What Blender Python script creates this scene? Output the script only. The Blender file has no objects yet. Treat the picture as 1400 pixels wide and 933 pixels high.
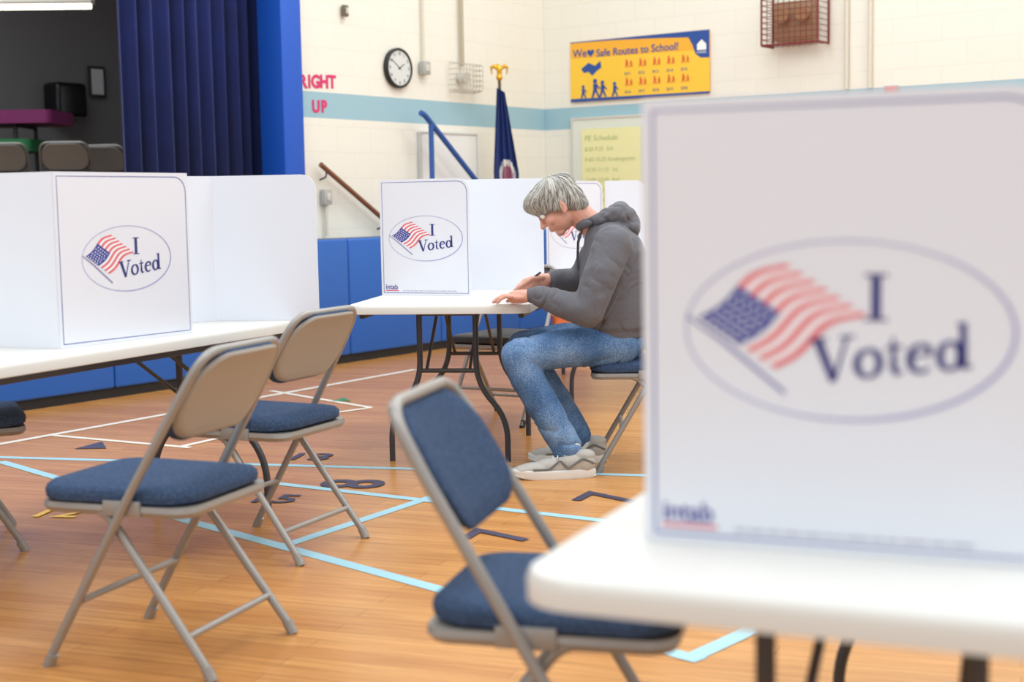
import bpy, bmesh, math, random
from mathutils import Vector, Matrix, Euler, noise
from mathutils.bvhtree import BVHTree
random.seed(4)
S=bpy.context.scene
COL=S.collection
try:
    S.view_settings.view_transform='Standard'
    S.view_settings.look='None'
    S.view_settings.exposure=0.0
except Exception as e: print(e)

# ---------------------------------------------------------------- materials
def lin(c):
    return tuple(((v/255)/12.92 if v/255<=.04045 else ((v/255+.055)/1.055)**2.4) for v in c)+(1,)
MATS={}
def mat(name,rgb,rough=.6,metal=0,var=0.0,vs=8,bump=0.0,bs=60,spec=.5,sheen=0,emit=0):
    if name in MATS: return MATS[name]
    m=bpy.data.materials.new(name); m.use_nodes=True
    nt=m.node_tree; b=nt.nodes['Principled BSDF']
    b.inputs['Base Color'].default_value=lin(rgb)
    b.inputs['Roughness'].default_value=rough
    b.inputs['Metallic'].default_value=metal
    b.inputs['Specular IOR Level'].default_value=spec
    if sheen: b.inputs['Sheen Weight'].default_value=sheen
    if emit:
        b.inputs['Emission Color'].default_value=lin(rgb); b.inputs['Emission Strength'].default_value=emit
    tc=nt.nodes.new('ShaderNodeTexCoord')
    if var>0:
        n=nt.nodes.new('ShaderNodeTexNoise'); n.inputs['Scale'].default_value=vs; n.inputs['Detail'].default_value=5
        nt.links.new(tc.outputs['Object'],n.inputs['Vector'])
        r=nt.nodes.new('ShaderNodeValToRGB')
        c=lin(rgb)
        r.color_ramp.elements[0].position=.3; r.color_ramp.elements[1].position=.7
        r.color_ramp.elements[0].color=(c[0]*(1-var),c[1]*(1-var),c[2]*(1-var),1)
        r.color_ramp.elements[1].color=(min(1,c[0]*(1+var)),min(1,c[1]*(1+var)),min(1,c[2]*(1+var)),1)
        nt.links.new(n.outputs['Fac'],r.inputs['Fac']); nt.links.new(r.outputs['Color'],b.inputs['Base Color'])
    if bump>0:
        n2=nt.nodes.new('ShaderNodeTexNoise'); n2.inputs['Scale'].default_value=bs; n2.inputs['Detail'].default_value=3
        nt.links.new(tc.outputs['Object'],n2.inputs['Vector'])
        bp=nt.nodes.new('ShaderNodeBump'); bp.inputs['Strength'].default_value=bump; bp.inputs['Distance'].default_value=.01
        nt.links.new(n2.outputs['Fac'],bp.inputs['Height']); nt.links.new(bp.outputs['Normal'],b.inputs['Normal'])
    MATS[name]=m; return m

def block_mat(name,rgb,stripe=None):
    m=bpy.data.materials.new(name); m.use_nodes=True; nt=m.node_tree; b=nt.nodes['Principled BSDF']
    b.inputs['Roughness'].default_value=.6; b.inputs['Specular IOR Level'].default_value=.3
    tc=nt.nodes.new('ShaderNodeTexCoord'); sp=nt.nodes.new('ShaderNodeSeparateXYZ'); cb=nt.nodes.new('ShaderNodeCombineXYZ')
    nt.links.new(tc.outputs['Object'],sp.inputs[0]); nt.links.new(sp.outputs['X'],cb.inputs['X']); nt.links.new(sp.outputs['Z'],cb.inputs['Y'])
    br=nt.nodes.new('ShaderNodeTexBrick'); br.inputs['Scale'].default_value=1
    br.inputs['Brick Width'].default_value=.4; br.inputs['Row Height'].default_value=.2; br.inputs['Mortar Size'].default_value=.006; br.inputs['Mortar Smooth'].default_value=.5
    c=lin(rgb)
    br.inputs['Color1'].default_value=c; br.inputs['Color2'].default_value=tuple(v*.985 for v in c[:3])+(1,); br.inputs['Mortar'].default_value=tuple(v*.94 for v in c[:3])+(1,)
    nt.links.new(cb.outputs[0],br.inputs['Vector'])
    out=br.outputs['Color']
    if stripe:
        g=nt.nodes.new('ShaderNodeMath'); g.operation='GREATER_THAN'; g.inputs[1].default_value=stripe[0]
        l=nt.nodes.new('ShaderNodeMath'); l.operation='LESS_THAN'; l.inputs[1].default_value=stripe[1]
        mu=nt.nodes.new('ShaderNodeMath'); mu.operation='MULTIPLY'
        nt.links.new(sp.outputs['Z'],g.inputs[0]); nt.links.new(sp.outputs['Z'],l.inputs[0])
        nt.links.new(g.outputs[0],mu.inputs[0]); nt.links.new(l.outputs[0],mu.inputs[1])
        mx=nt.nodes.new('ShaderNodeMix'); mx.data_type='RGBA'
        nt.links.new(mu.outputs[0],mx.inputs['Factor']); nt.links.new(out,mx.inputs['A']); mx.inputs['B'].default_value=lin(stripe[2])
        out=mx.outputs['Result']
    nt.links.new(out,b.inputs['Base Color'])
    bp=nt.nodes.new('ShaderNodeBump'); bp.inputs['Strength'].default_value=.12; bp.inputs['Distance'].default_value=.006; bp.invert=True
    nt.links.new(br.outputs['Fac'],bp.inputs['Height']); nt.links.new(bp.outputs['Normal'],b.inputs['Normal'])
    return m

def wood_floor_mat():
    m=bpy.data.materials.new('wood_floor'); m.use_nodes=True; nt=m.node_tree; b=nt.nodes['Principled BSDF']
    tc=nt.nodes.new('ShaderNodeTexCoord'); mp=nt.nodes.new('ShaderNodeMapping'); mp.inputs['Rotation'].default_value=(0,0,math.radians(20))
    nt.links.new(tc.outputs['Object'],mp.inputs[0])
    br=nt.nodes.new('ShaderNodeTexBrick'); br.inputs['Scale'].default_value=1; br.inputs['Brick Width'].default_value=1.2; br.inputs['Row Height'].default_value=.075
    br.inputs['Mortar Size'].default_value=.0016; br.inputs['Mortar Smooth'].default_value=.5
    br.inputs['Color1'].default_value=lin((210,152,86)); br.inputs['Color2'].default_value=lin((196,136,73)); br.inputs['Mortar'].default_value=lin((160,104,54))
    nt.links.new(mp.outputs[0],br.inputs['Vector'])
    mp2=nt.nodes.new('ShaderNodeMapping'); mp2.inputs['Scale'].default_value=(1.2,24,1); nt.links.new(mp.outputs[0],mp2.inputs[0])
    n=nt.nodes.new('ShaderNodeTexNoise'); n.inputs['Scale'].default_value=2.5; n.inputs['Detail'].default_value=8; n.inputs['Roughness'].default_value=.62; nt.links.new(mp2.outputs[0],n.inputs['Vector'])
    r=nt.nodes.new('ShaderNodeValToRGB'); r.color_ramp.elements[0].position=.34; r.color_ramp.elements[1].position=.62
    r.color_ramp.elements[0].color=(.77,.71,.62,1); r.color_ramp.elements[1].color=(1.05,1.05,1.04,1)
    nt.links.new(n.outputs['Fac'],r.inputs[0])
    mx=nt.nodes.new('ShaderNodeMix'); mx.data_type='RGBA'; mx.blend_type='MULTIPLY'; mx.inputs['Factor'].default_value=1
    nt.links.new(br.outputs['Color'],mx.inputs['A']); nt.links.new(r.outputs['Color'],mx.inputs['B'])
    nt.links.new(mx.outputs['Result'],b.inputs['Base Color'])
    b.inputs['Roughness'].default_value=.27; b.inputs['Specular IOR Level'].default_value=.45
    return m

def seat_fabric(name,rgb):
    m=mat(name,rgb,.95,var=.0,spec=.2)
    nt=m.node_tree; b=nt.nodes['Principled BSDF']; tc=nt.nodes.new('ShaderNodeTexCoord')
    v=nt.nodes.new('ShaderNodeTexVoronoi'); v.inputs['Scale'].default_value=110
    nt.links.new(tc.outputs['Object'],v.inputs['Vector'])
    r=nt.nodes.new('ShaderNodeValToRGB'); c=lin(rgb)
    r.color_ramp.elements[0].position=.1; r.color_ramp.elements[1].position=.6
    r.color_ramp.elements[0].color=tuple(x*1.3 for x in c[:3])+(1,); r.color_ramp.elements[1].color=tuple(x*.82 for x in c[:3])+(1,)
    nt.links.new(v.outputs['Distance'],r.inputs[0]); nt.links.new(r.outputs['Color'],b.inputs['Base Color'])
    bp=nt.nodes.new('ShaderNodeBump'); bp.inputs['Strength'].default_value=.2; bp.inputs['Distance'].default_value=.003
    nt.links.new(v.outputs['Distance'],bp.inputs['Height']); nt.links.new(bp.outputs['Normal'],b.inputs['Normal'])
    return m

def denim_mat():
    m=bpy.data.materials.new('blue_denim'); m.use_nodes=True; nt=m.node_tree; b=nt.nodes['Principled BSDF']
    tc=nt.nodes.new('ShaderNodeTexCoord')
    n=nt.nodes.new('ShaderNodeTexNoise'); n.inputs['Scale'].default_value=7; n.inputs['Detail'].default_value=4
    n2=nt.nodes.new('ShaderNodeTexNoise'); n2.inputs['Scale'].default_value=220; n2.inputs['Detail'].default_value=3
    ad=nt.nodes.new('ShaderNodeMath'); ad.operation='ADD'; mu=nt.nodes.new('ShaderNodeMath'); mu.operation='MULTIPLY'; mu.inputs[1].default_value=.5
    for q in (n,n2): nt.links.new(tc.outputs['Object'],q.inputs['Vector'])
    nt.links.new(n.outputs['Fac'],ad.inputs[0]); nt.links.new(n2.outputs['Fac'],ad.inputs[1]); nt.links.new(ad.outputs[0],mu.inputs[0])
    r=nt.nodes.new('ShaderNodeValToRGB'); e=r.color_ramp.elements
    e[0].position=.38; e[0].color=lin((60,92,134)); e[1].position=.62; e[1].color=lin((132,160,194))
    k=e.new(.5); k.color=lin((90,122,162))
    nt.links.new(mu.outputs[0],r.inputs[0]); nt.links.new(r.outputs['Color'],b.inputs['Base Color'])
    b.inputs['Roughness'].default_value=.85; b.inputs['Specular IOR Level'].default_value=.2
    return m

WHITE_SHEET=mat('white_corrugated_plastic',(229,232,240),.5)
NAVY=mat('navy_print',(48,50,126),.5)
CANT=mat('canton_blue_print',(60,70,154),.5)
NAVYF=mat('border_print',(88,96,166),.5)
REDP=mat('red_print',(228,112,118),.5)
WHITEP=mat('white_print',(238,240,245),.5)
GREYP=mat('grey_print',(160,160,185),.5)
OVALP=mat('oval_line_print',(164,164,208),.5)
INTR=mat('crimson_print',(212,72,98),.5)
INTB=mat('violet_blue_print',(58,54,146),.5)
TABLE=mat('offwhite_table_plastic',(222,221,215),.45,bump=.05,bs=400)
DARKM=mat('dark_painted_steel',(66,66,70),.4,metal=.3)
CHM=mat('taupe_painted_steel',(154,150,145),.38,metal=.3)
CHB=mat('taupe_backrest_shell',(162,155,145),.5)
FAB=seat_fabric('blue_seat_fabric',(60,78,106))
BLK=mat('black_rubber',(28,28,30),.6)

# ---------------------------------------------------------------- mesh helpers
def finish(bm,name,mats,parent=None,smooth=True,loc=(0,0,0),rotz=0):
    me=bpy.data.meshes.new(name); bmesh.ops.recalc_face_normals(bm,faces=bm.faces); bm.to_mesh(me); bm.free()
    return obj_from(me,name,mats,parent,smooth,loc,rotz)
def obj_from(me,name,mats,parent=None,smooth=True,loc=(0,0,0),rotz=0):
    me.name=name
    if not isinstance(mats,(list,tuple)): mats=[mats]
    if len(me.materials)==0:
        for m in mats: me.materials.append(m)
    if smooth:
        for p in me.polygons: p.use_smooth=True
        try: me.set_sharp_from_angle(angle=math.radians(40))
        except Exception: pass
    o=bpy.data.objects.new(name,me); COL.objects.link(o)
    o.location=loc; o.rotation_euler=(0,0,rotz)
    if parent: o.parent=parent
    return o
def tag(o,label,cat,group=None):
    o["label"]=label; o["category"]=cat
    if group: o["group"]=group
def empty(name,label,cat,loc=(0,0,0),rotz=0,group=None):
    o=bpy.data.objects.new(name,None); o.empty_display_size=.1; COL.objects.link(o)
    o.location=loc; o.rotation_euler=(0,0,rotz); tag(o,label,cat,group); return o
def struct(o): o["kind"]="structure"; return o

def box(bm,lo,hi,bev=0,seg=2,mi=0):
    lo=Vector(lo);hi=Vector(hi)
    r=bmesh.ops.create_cube(bm,size=1,matrix=Matrix.Translation((lo+hi)/2)@Matrix.Diagonal((hi[0]-lo[0],hi[1]-lo[1],hi[2]-lo[2],1)))
    vs=r['verts']
    fs=list({f for v in vs for f in v.link_faces})
    for f in fs: f.material_index=mi
    if bev>0:
        es=list({e for v in vs for e in v.link_edges})
        bmesh.ops.bevel(bm,geom=es,offset=bev,segments=seg,affect='EDGES',profile=.5,material=mi)
def tube(bm,pts,r,seg=12,closed=False,mi=0,caps=True,rads=None):
    pts=[Vector(p) for p in pts]; n=len(pts); rings=[]; up=None
    for i in range(n):
        if closed: t=(pts[(i+1)%n]-pts[i-1])
        else: t=(pts[min(i+1,n-1)]-pts[max(i-1,0)])
        if t.length<1e-9: t=Vector((0,0,1))
        t.normalize()
        if up is None:
            a=Vector((0,0,1)) if abs(t.z)<.9 else Vector((1,0,0)); up=(a-t*a.dot(t)).normalized()
        else: up=(up-t*up.dot(t)).normalized()
        s=t.cross(up); rr=rads[i] if rads else r
        rings.append([bm.verts.new(pts[i]+up*math.cos(2*math.pi*k/seg)*rr+s*math.sin(2*math.pi*k/seg)*rr) for k in range(seg)])
    m=n if closed else n-1
    for i in range(m):
        a=rings[i];b=rings[(i+1)%n]
        for k in range(seg):
            f=bm.faces.new((a[k],a[(k+1)%seg],b[(k+1)%seg],b[k])); f.material_index=mi
    if caps and not closed:
        for rg in (rings[0],rings[-1]):
            f=bm.faces.new(rg); f.material_index=mi
def fillet(pts,rad,n=6):
    pts=[Vector(p) for p in pts]; out=[pts[0]]
    rr=rad if isinstance(rad,(list,tuple)) else [rad]*len(pts)
    for i in range(1,len(pts)-1):
        a=(pts[i-1]-pts[i]);b=(pts[i+1]-pts[i]); d=min(rr[i],a.length*.49,b.length*.49)
        p0=pts[i]+a.normalized()*d;p1=pts[i]+b.normalized()*d
        for k in range(n+1):
            t=k/n; out.append(p0*(1-t)**2+pts[i]*2*t*(1-t)+p1*t*t)
    out.append(pts[-1]); return out
def rr(w,h,r,n=6,cx=0,cy=0):
    r=max(min(r,w/2-.001,h/2-.001),.0005); o=[]
    for (sx,sy,a0) in ((1,1,0),(-1,1,90),(-1,-1,180),(1,-1,270)):
        for k in range(n+1):
            a=math.radians(a0+90*k/n); o.append((cx+sx*(w/2-r)+r*math.cos(a),cy+sy*(h/2-r)+r*math.sin(a)))
    return o
def loft(bm,rings,mi=0):
    R=[[bm.verts.new(p) for p in rg] for rg in rings]; n=len(R[0])
    for i in range(len(R)-1):
        for k in range(n):
            f=bm.faces.new((R[i][k],R[i][(k+1)%n],R[i+1][(k+1)%n],R[i+1][k])); f.material_index=mi
    for rg in (R[0],R[-1]):
        f=bm.faces.new(rg); f.material_index=mi
def poly(bm,pts,mi=0):
    f=bm.faces.new([bm.verts.new(p) for p in pts]); f.material_index=mi; return f
def ball(bm,c,r,mi=0,seg=16,rot=None):
    if not isinstance(r,(tuple,list)): r=(r,r,r)
    M=Matrix.Translation(c)@(rot.to_4x4() if rot else Matrix.Identity(4))@Matrix.Diagonal((r[0],r[1],r[2],1))
    res=bmesh.ops.create_uvsphere(bm,u_segments=seg,v_segments=max(6,seg*2//3),radius=1,matrix=M)
    for f in {f for v in res['verts'] for f in v.link_faces}: f.material_index=mi
def limb(bm,pts,rads,seg=18):
    pts=[Vector(p) for p in pts]
    for i,p in enumerate(pts): ball(bm,p,rads[i],seg=seg)
    for i in range(len(pts)-1):
        d=pts[i+1]-pts[i]
        if d.length<1e-5: continue
        q=d.to_track_quat('Z','Y').to_matrix().to_4x4()
        bmesh.ops.create_cone(bm,cap_ends=True,segments=seg,radius1=rads[i],radius2=rads[i+1],depth=d.length,matrix=Matrix.Translation((pts[i]+pts[i+1])/2)@q)
def cyl(bm,c0,c1,r,seg=24,mi=0,r2=None):
    c0=Vector(c0);c1=Vector(c1);d=c1-c0; q=d.to_track_quat('Z','Y').to_matrix().to_4x4()
    res=bmesh.ops.create_cone(bm,cap_ends=True,segments=seg,radius1=r,radius2=r if r2 is None else r2,depth=d.length,matrix=Matrix.Translation((c0+c1)/2)@q)
    for f in {f for v in res['verts'] for f in v.link_faces}: f.material_index=mi
def text_into(bm,txt,size,mapf,mi=0,bold=0,align='LEFT'):
    cu=bpy.data.curves.new('t','FONT'); cu.body=txt; cu.size=size; cu.offset=bold; cu.align_x=align; cu.resolution_u=4
    o=bpy.data.objects.new('t',cu); COL.objects.link(o)
    dg=bpy.context.evaluated_depsgraph_get(); dg.update()
    me=bpy.data.meshes.new_from_object(o.evaluated_get(dg))
    vs=[bm.verts.new(mapf(v.co.x,v.co.y)) for v in me.vertices]
    for p in me.polygons:
        try: f=bm.faces.new([vs[i] for i in p.vertices]); f.material_index=mi
        except ValueError: pass
    bpy.data.objects.remove(o); bpy.data.meshes.remove(me); bpy.data.curves.remove(cu)
def remesh(bm,voxel,it=4):
    bmesh.ops.recalc_face_normals(bm,faces=bm.faces)
    me=bpy.data.meshes.new('r'); bm.to_mesh(me); bm.free()
    o=bpy.data.objects.new('r',me); COL.objects.link(o)
    m=o.modifiers.new('r','REMESH'); m.mode='VOXEL'; m.voxel_size=voxel
    if it:
        s=o.modifiers.new('s','SMOOTH'); s.factor=.5; s.iterations=it
    dg=bpy.context.evaluated_depsgraph_get(); dg.update()
    out=bpy.data.meshes.new_from_object(o.evaluated_get(dg))
    bpy.data.objects.remove(o); out.materials.clear()
    return out
def displace(me,fn):
    ns=[v.normal.copy() for v in me.vertices]
    for v,n in zip(me.vertices,ns): v.co=v.co+n*fn(v.co,n)

# ---------------------------------------------------------------- room
HALL=math.radians(54.2)      # direction of the stage wall
RW=math.radians(-35.8)       # direction of the end wall
LW=(-3.335,8.513,0); KC=(.35,13.62,0)
WALLM=block_mat('painted_block_wall',(236,234,222),(1.86,2.06,(156,192,204)))
def wall(name,lo,hi,m,loc,rot):
    bm=bmesh.new(); box(bm,lo,hi); return struct(finish(bm,name,m,None,False,loc,rot))
bm=bmesh.new(); poly(bm,[(-9,-2.5,0),(9,-2.5,0),(9,18,0),(-9,18,0)])
floor=struct(finish(bm,'floor',wood_floor_mat(),None,False))
wall('wall_stage_side',(2.95,0,0),(6.30,.2,5.6),WALLM,LW,HALL)
wall('wall_end',(0,0,0),(9.5,.2,5.6),WALLM,KC,RW)
wall('wall_above_stage',(-7,0,3.6),(2.95,.2,5.6),WALLM,LW,HALL)
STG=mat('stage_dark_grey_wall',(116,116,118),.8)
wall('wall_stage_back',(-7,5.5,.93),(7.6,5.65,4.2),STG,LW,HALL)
wall('wall_stage_end_unseen',(7.5,.2,.93),(7.65,5.5,4.2),STG,LW,HALL)  # unseen side of the stage, closes it off from the world light
wall('ceiling_stage_unseen',(-7,.2,4.2),(7.6,5.65,4.3),STG,LW,HALL)  # unseen stage lid, added to keep the world light out
EDGE=mat('stage_edge_paint',(60,70,100),.6)
wall('trim_1',(-7,-.40,0),(6.3,0,.93),EDGE,LW,HALL)
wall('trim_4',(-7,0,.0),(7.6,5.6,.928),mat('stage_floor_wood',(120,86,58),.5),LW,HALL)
wall('baseboard_end',(0,-.012,0),(9.5,0,.1),BLK,KC,RW)
bm=bmesh.new(); box(bm,(2.76,-.06,.93),(2.975,.19,3.6),.008)
BJ=mat('blue_gloss_paint',(24,88,196),.45)
struct(finish(bm,'trim_2',BJ,None,True,LW,HALL))
bm=bmesh.new(); box(bm,(-7,-.06,3.4),(2.975,.19,3.6),.008)
struct(finish(bm,'trim_3',BJ,None,True,LW,HALL))

# floor markings (children of the floor)
LB=mat('light_blue_floor_tape',(160,205,218),.45); WT=mat('white_floor_tape',(236,230,216),.45)
NV=mat('navy_floor_paint',(58,54,80),.5); YL=mat('yellow_floor_paint',(236,190,60),.5); GR=mat('green_floor_paint',(50,130,90),.5)
zl=[.0012]
def line(a,b,w,m):
    a=Vector((a[0],a[1],.0));b=Vector((b[0],b[1],.0)); d=(b-a).normalized(); s=Vector((-d.y,d.x,0))*w/2; z=Vector((0,0,zl[0])); zl[0]+=.00015
    bm=bmesh.new(); poly(bm,[a-s+z,b-s+z,b+s+z,a+s+z]); finish(bm,'floor_line',m,floor,False)
line((-3.2,6.95),(1.6,5.78),.05,LB)
line((-1.9,5.97),(.47,3.55),.055,LB)
line((-.80,4.88),(.25,6.64),.05,LB)
line((-1.35,6.2),(1.2,4.64),.05,LB)
line((-2.43,6.65),(-1.6,5.75),.05,LB)
line((.43,3.55),(1.3,4.57),.055,LB)
line((-3.2,6.25),(-.70,10.14),.05,WT)
line((-2.42,7.41),(-1.60,6.95),.04,WT)
line((-1.66,6.97),(-1.30,7.62),.04,WT)
line((-1.56,9.09),(-.83,8.24),.04,WT)
line((-.83,8.24),(-1.45,7.65),.04,WT)
def fnum(t,x,y,s,rot,m,bold=.004):
    bm=bmesh.new(); c,sn=math.cos(rot),math.sin(rot)
    text_into(bm,t,s,lambda a,b:(x+(a*c-b*sn),y+(a*sn+b*c),.0036),0,bold,'CENTER')
    finish(bm,'floor_number',m,floor,False)
fnum('13',-.98,6.55,.24,math.radians(-10),NV)
fnum('8',-.56,5.93,.38,math.radians(80),NV,.007)
fnum('7',.52,5.50,.42,math.radians(65),NV,.001)
fnum('7',.05,4.92,.34,math.radians(70),NV,.004)
fnum('15',-.99,5.6,.22,math.radians(-10),NV)
fnum('12',-1.80,5.40,.22,math.radians(-10),YL)
for (x,y,m,s) in ((-2.1,7.05,NV,.08),(-1.04,8.6,GR,.06),(-.40,9.0,mat('red_floor_paint',(170,60,60),.5),.045)):
    bm=bmesh.new(); poly(bm,[(x-s,y-s,.003),(x+s,y-s,.003),(x,y+s*1.6,.003)]); finish(bm,'floor_mark',m,floor,False)

# wall pads
PAD=mat('royal_blue_vinyl',(32,98,186),.42,bump=.08,bs=25)
for i in range(8):
    s0=-2.5+i*1.1
    bm=bmesh.new(); box(bm,(0,-.455,.06),(1.095,-.402,.935),.018,3)
    o=finish(bm,'wall_pad',PAD)
    o.location=Vector(LW)+Vector((math.cos(HALL)*s0,math.sin(HALL)*s0,0)); o.rotation_euler=(0,0,HALL)
    tag(o,'royal blue vinyl padded gym mat fixed along the stage front','wall pad','blue pads along the stage front')
bm=bmesh.new(); box(bm,(-2.5,-.43,0),(6.3,-.401,.06)); struct(finish(bm,'baseboard_stage',BLK,None,False,LW,HALL))

# curtain
CUR=mat('navy_velvet_curtain',(17,34,96),.9,var=.2,vs=3,sheen=.25)
bm=bmesh.new(); n=280; top=[];bot=[]
for i in range(n+1):
    s=1.57+1.42*i/n
    d=.36+.05*math.sin(s*2*math.pi/.135+.8*math.sin(s*5))+.015*math.sin(s*61)
    top.append(bm.verts.new((s,d,3.9))); bot.append(bm.verts.new((s,d+.01*math.sin(s*30),.95)))
for i in range(n): bm.faces.new((top[i],top[i+1],bot[i+1],bot[i]))
o=finish(bm,'stage_curtain',CUR,None,True,LW,HALL); tag(o,'dark blue pleated stage curtain hanging in front of the stage','curtain')
md=o.modifiers.new('s','SOLIDIFY'); md.thickness=.004
def LWp(s,d,z): 
    c,sn=math.cos(HALL),math.sin(HALL); return (LW[0]+s*c-d*sn,LW[1]+s*sn+d*c,z)
def RWp(s,d,z):
    c,sn=math.cos(RW),math.sin(RW); return (KC[0]+s*c-d*sn,KC[1]+s*sn+d*c,z)

# stage props
e=empty('table_cart','stacked cafeteria tables with purple and green tops','table',(-5.10,13.4,.93),0)
bm=bmesh.new(); loft(bm,[[(x,y,z) for x,y in rr(1.9,.75,.06)] for z in (1.05,1.17)]); finish(bm,'table_top',mat('purple_laminate',(132,42,104),.5),e)
bm=bmesh.new(); loft(bm,[[(x,y,z) for x,y in rr(1.5,.74,.06)] for z in (.80,.91)]); finish(bm,'table_top',mat('green_laminate',(44,132,80),.5),e)
for x in (-.6,.6):
    bm=bmesh.new(); tube(bm,fillet([(x,-.28,0),(x,-.28,1.04),(x,.28,1.04),(x,.28,0)],.04),.02); finish(bm,'leg',DARKM,e)
e=empty('towel_dispenser','black plastic paper towel dispenser on the dark wall','dispenser',LWp(4.90,5.44,2.18),HALL)
bm=bmesh.new(); box(bm,(-.2,-.24,0),(.2,.03,.38),.05,4); finish(bm,'housing',mat('black_gloss_plastic',(20,20,24),.25),e)
bm=bmesh.new(); box(bm,(-.14,-.25,-.012),(.14,-.08,.012)); finish(bm,'tear_bar',DARKM,e)
e=empty('picture_frame','small framed picture on the dark stage wall','picture',LWp(5.42,5.46,2.44),HALL)
bm=bmesh.new(); box(bm,(-.11,-.02,0),(.11,0,.34),.003); finish(bm,'frame',mat('dark_frame',(40,40,45),.4),e)
bm=bmesh.new(); box(bm,(-.08,-.024,.03),(.08,-.0205,.31)); finish(bm,'picture',mat('pale_picture',(200,205,212),.5),e)
e=empty('light_fixture','lit fluorescent strip light hanging over the stage','light',(-4.40,12.6,2.955),math.radians(3))
bm=bmesh.new(); box(bm,(-.80,-.07,.02),(.80,.07,.07),.01); finish(bm,'housing',mat('white_fixture_metal',(225,222,214),.5),e)
bm=bmesh.new(); tube(bm,[(-.78,0,0),(.78,0,0)],.026); finish(bm,'lamp_tube',mat('lit_tube',(255,246,226),.5,emit=3.0),e)
for x in (-.6,.6):
    bm=bmesh.new(); tube(bm,[(x,0,.07),(x,0,1.24)],.006,6); finish(bm,'hanger',DARKM,e)

# clock
e=empty('wall_clock','round wall clock with black rim and white face','clock',LWp(4.136,-.004,2.30),HALL)
bm=bmesh.new(); cyl(bm,(0,0,0),(0,-.03,0),.162,48); 
tube(bm,[(.152*math.cos(a*math.pi/24),-.032,.152*math.sin(a*math.pi/24)) for a in range(48)],.012,8,True)
finish(bm,'rim',mat('black_clock_rim',(24,24,26),.35),e)
bm=bmesh.new(); cyl(bm,(0,-.03,0),(0,-.034,0),.145,48); dial=finish(bm,'dial',mat('clock_dial',(214,218,216),.5),e)
for i in range(12):
    bm=bmesh.new()
    a=math.radians(90-30*(i+1)); t=str(i+1)
    text_into(bm,t,.034,lambda x,y,a=a:(.118*math.cos(a)+x,-.0352,.118*math.sin(a)+y-.011),0,.001,'CENTER')
    finish(bm,'numeral',BLK,dial,False)
def hand(name,ang,l,w):
    bm=bmesh.new(); a=math.radians(ang); d=Vector((math.sin(a),0,math.cos(a))); s=Vector((math.cos(a),0,-math.sin(a)))*w
    z=Vector((0,-.0365,0)); poly(bm,[z-d*.02-s,z-d*.02+s,z+d*l+s*.6,z+d*l-s*.6]); finish(bm,name,BLK,e,False)
hand('hour_hand',60,.07,.005); hand('minute_hand',305,.105,.004)

# wall fixtures on stage side wall
GRY=mat('grey_fixture',(176,176,170),.5)
def wallbox(name,label,cat,s,z,w,h,d,m,conduit=None):
    e=empty(name,label,cat,LWp(s,-.012,z),HALL)
    bm=bmesh.new(); box(bm,(-w/2,-d,-h/2),(w/2,0,h/2),.008); finish(bm,'housing',m,e)
    bm=bmesh.new(); box(bm,(-w/4,-d-.008,-h/4),(w/4,-d,h/4),.003); finish(bm,'cover',mat('pale_cover',(205,203,196),.5),e)
    if conduit:
        bm=bmesh.new(); tube(bm,[(0,-.02,conduit[0]-z),(0,-.02,conduit[1]-z)],.012); finish(bm,'conduit',mat('cream_conduit',(214,208,192),.5),e)
    return e
wallbox('thermostat','small bronze metal control box on the wall','thermostat',3.50,2.70,.05,.09,.04,mat('bronze_box',(112,104,84),.4))
wallbox('electrical_box','small grey outlet box with thin conduit below','electrical box',3.22,1.25,.085,.12,.05,GRY,(.95,1.19))
wallbox('alarm_box','grey wall box hanging on a vertical conduit','electrical box',4.46,2.32,.09,.11,.06,GRY,(2.38,3.6))
e=empty('wire_guard','white wire guard cage around a wall fixture','wire cage',LWp(4.98,-.02,2.27),HALL)
bm=bmesh.new()
for i in range(8):
    x=-.16+.32*i/7; tube(bm,fillet([(x,0,.13),(x,-.12,.11),(x,-.12,-.11),(x,0,-.13)],.03,3),.003,6)
for i in range(6):
    z=-.11+.22*i/5; tube(bm,fillet([(-.17,0,z),(-.17,-.12,z),(.17,-.12,z),(.17,0,z)],.03,3),.003,6)
finish(bm,'cage',mat('pale_wire',(186,180,164),.5),e)
bm=bmesh.new(); tube(bm,[(0,-.02,.1),(0,-.02,1.4)],.018); finish(bm,'conduit',mat('beige_pipe',(178,168,146),.5),e)
bm=bmesh.new(); cyl(bm,(0,0,0),(0,-.07,0),.05); finish(bm,'fixture',mat('pale_cover',(205,203,196),.5),e)

# RIGHT UP letters
PINK=mat('magenta_paper',(214,48,110),.6)
def letters(txt,s0,z,size,step):
    for i,ch in enumerate(txt):
        bm=bmesh.new(); off=[0,.07,.14,.235,.325][i] if txt=='RIGHT' else step*i; dz=.045*off
        text_into(bm,ch,size,lambda x,y:(x,-.004,y+dz),0,.006,'CENTER')
        o=finish(bm,'paper_letter',PINK,None,False,LWp(s0+off,0,z),HALL)
        tag(o,'magenta paper cut-out letter taped to cream wall','letter','magenta paper letters on the wall')
letters('RIGHT',3.035,2.085,.135,.085); letters('UP',3.17,1.905,.125,.09)

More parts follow.
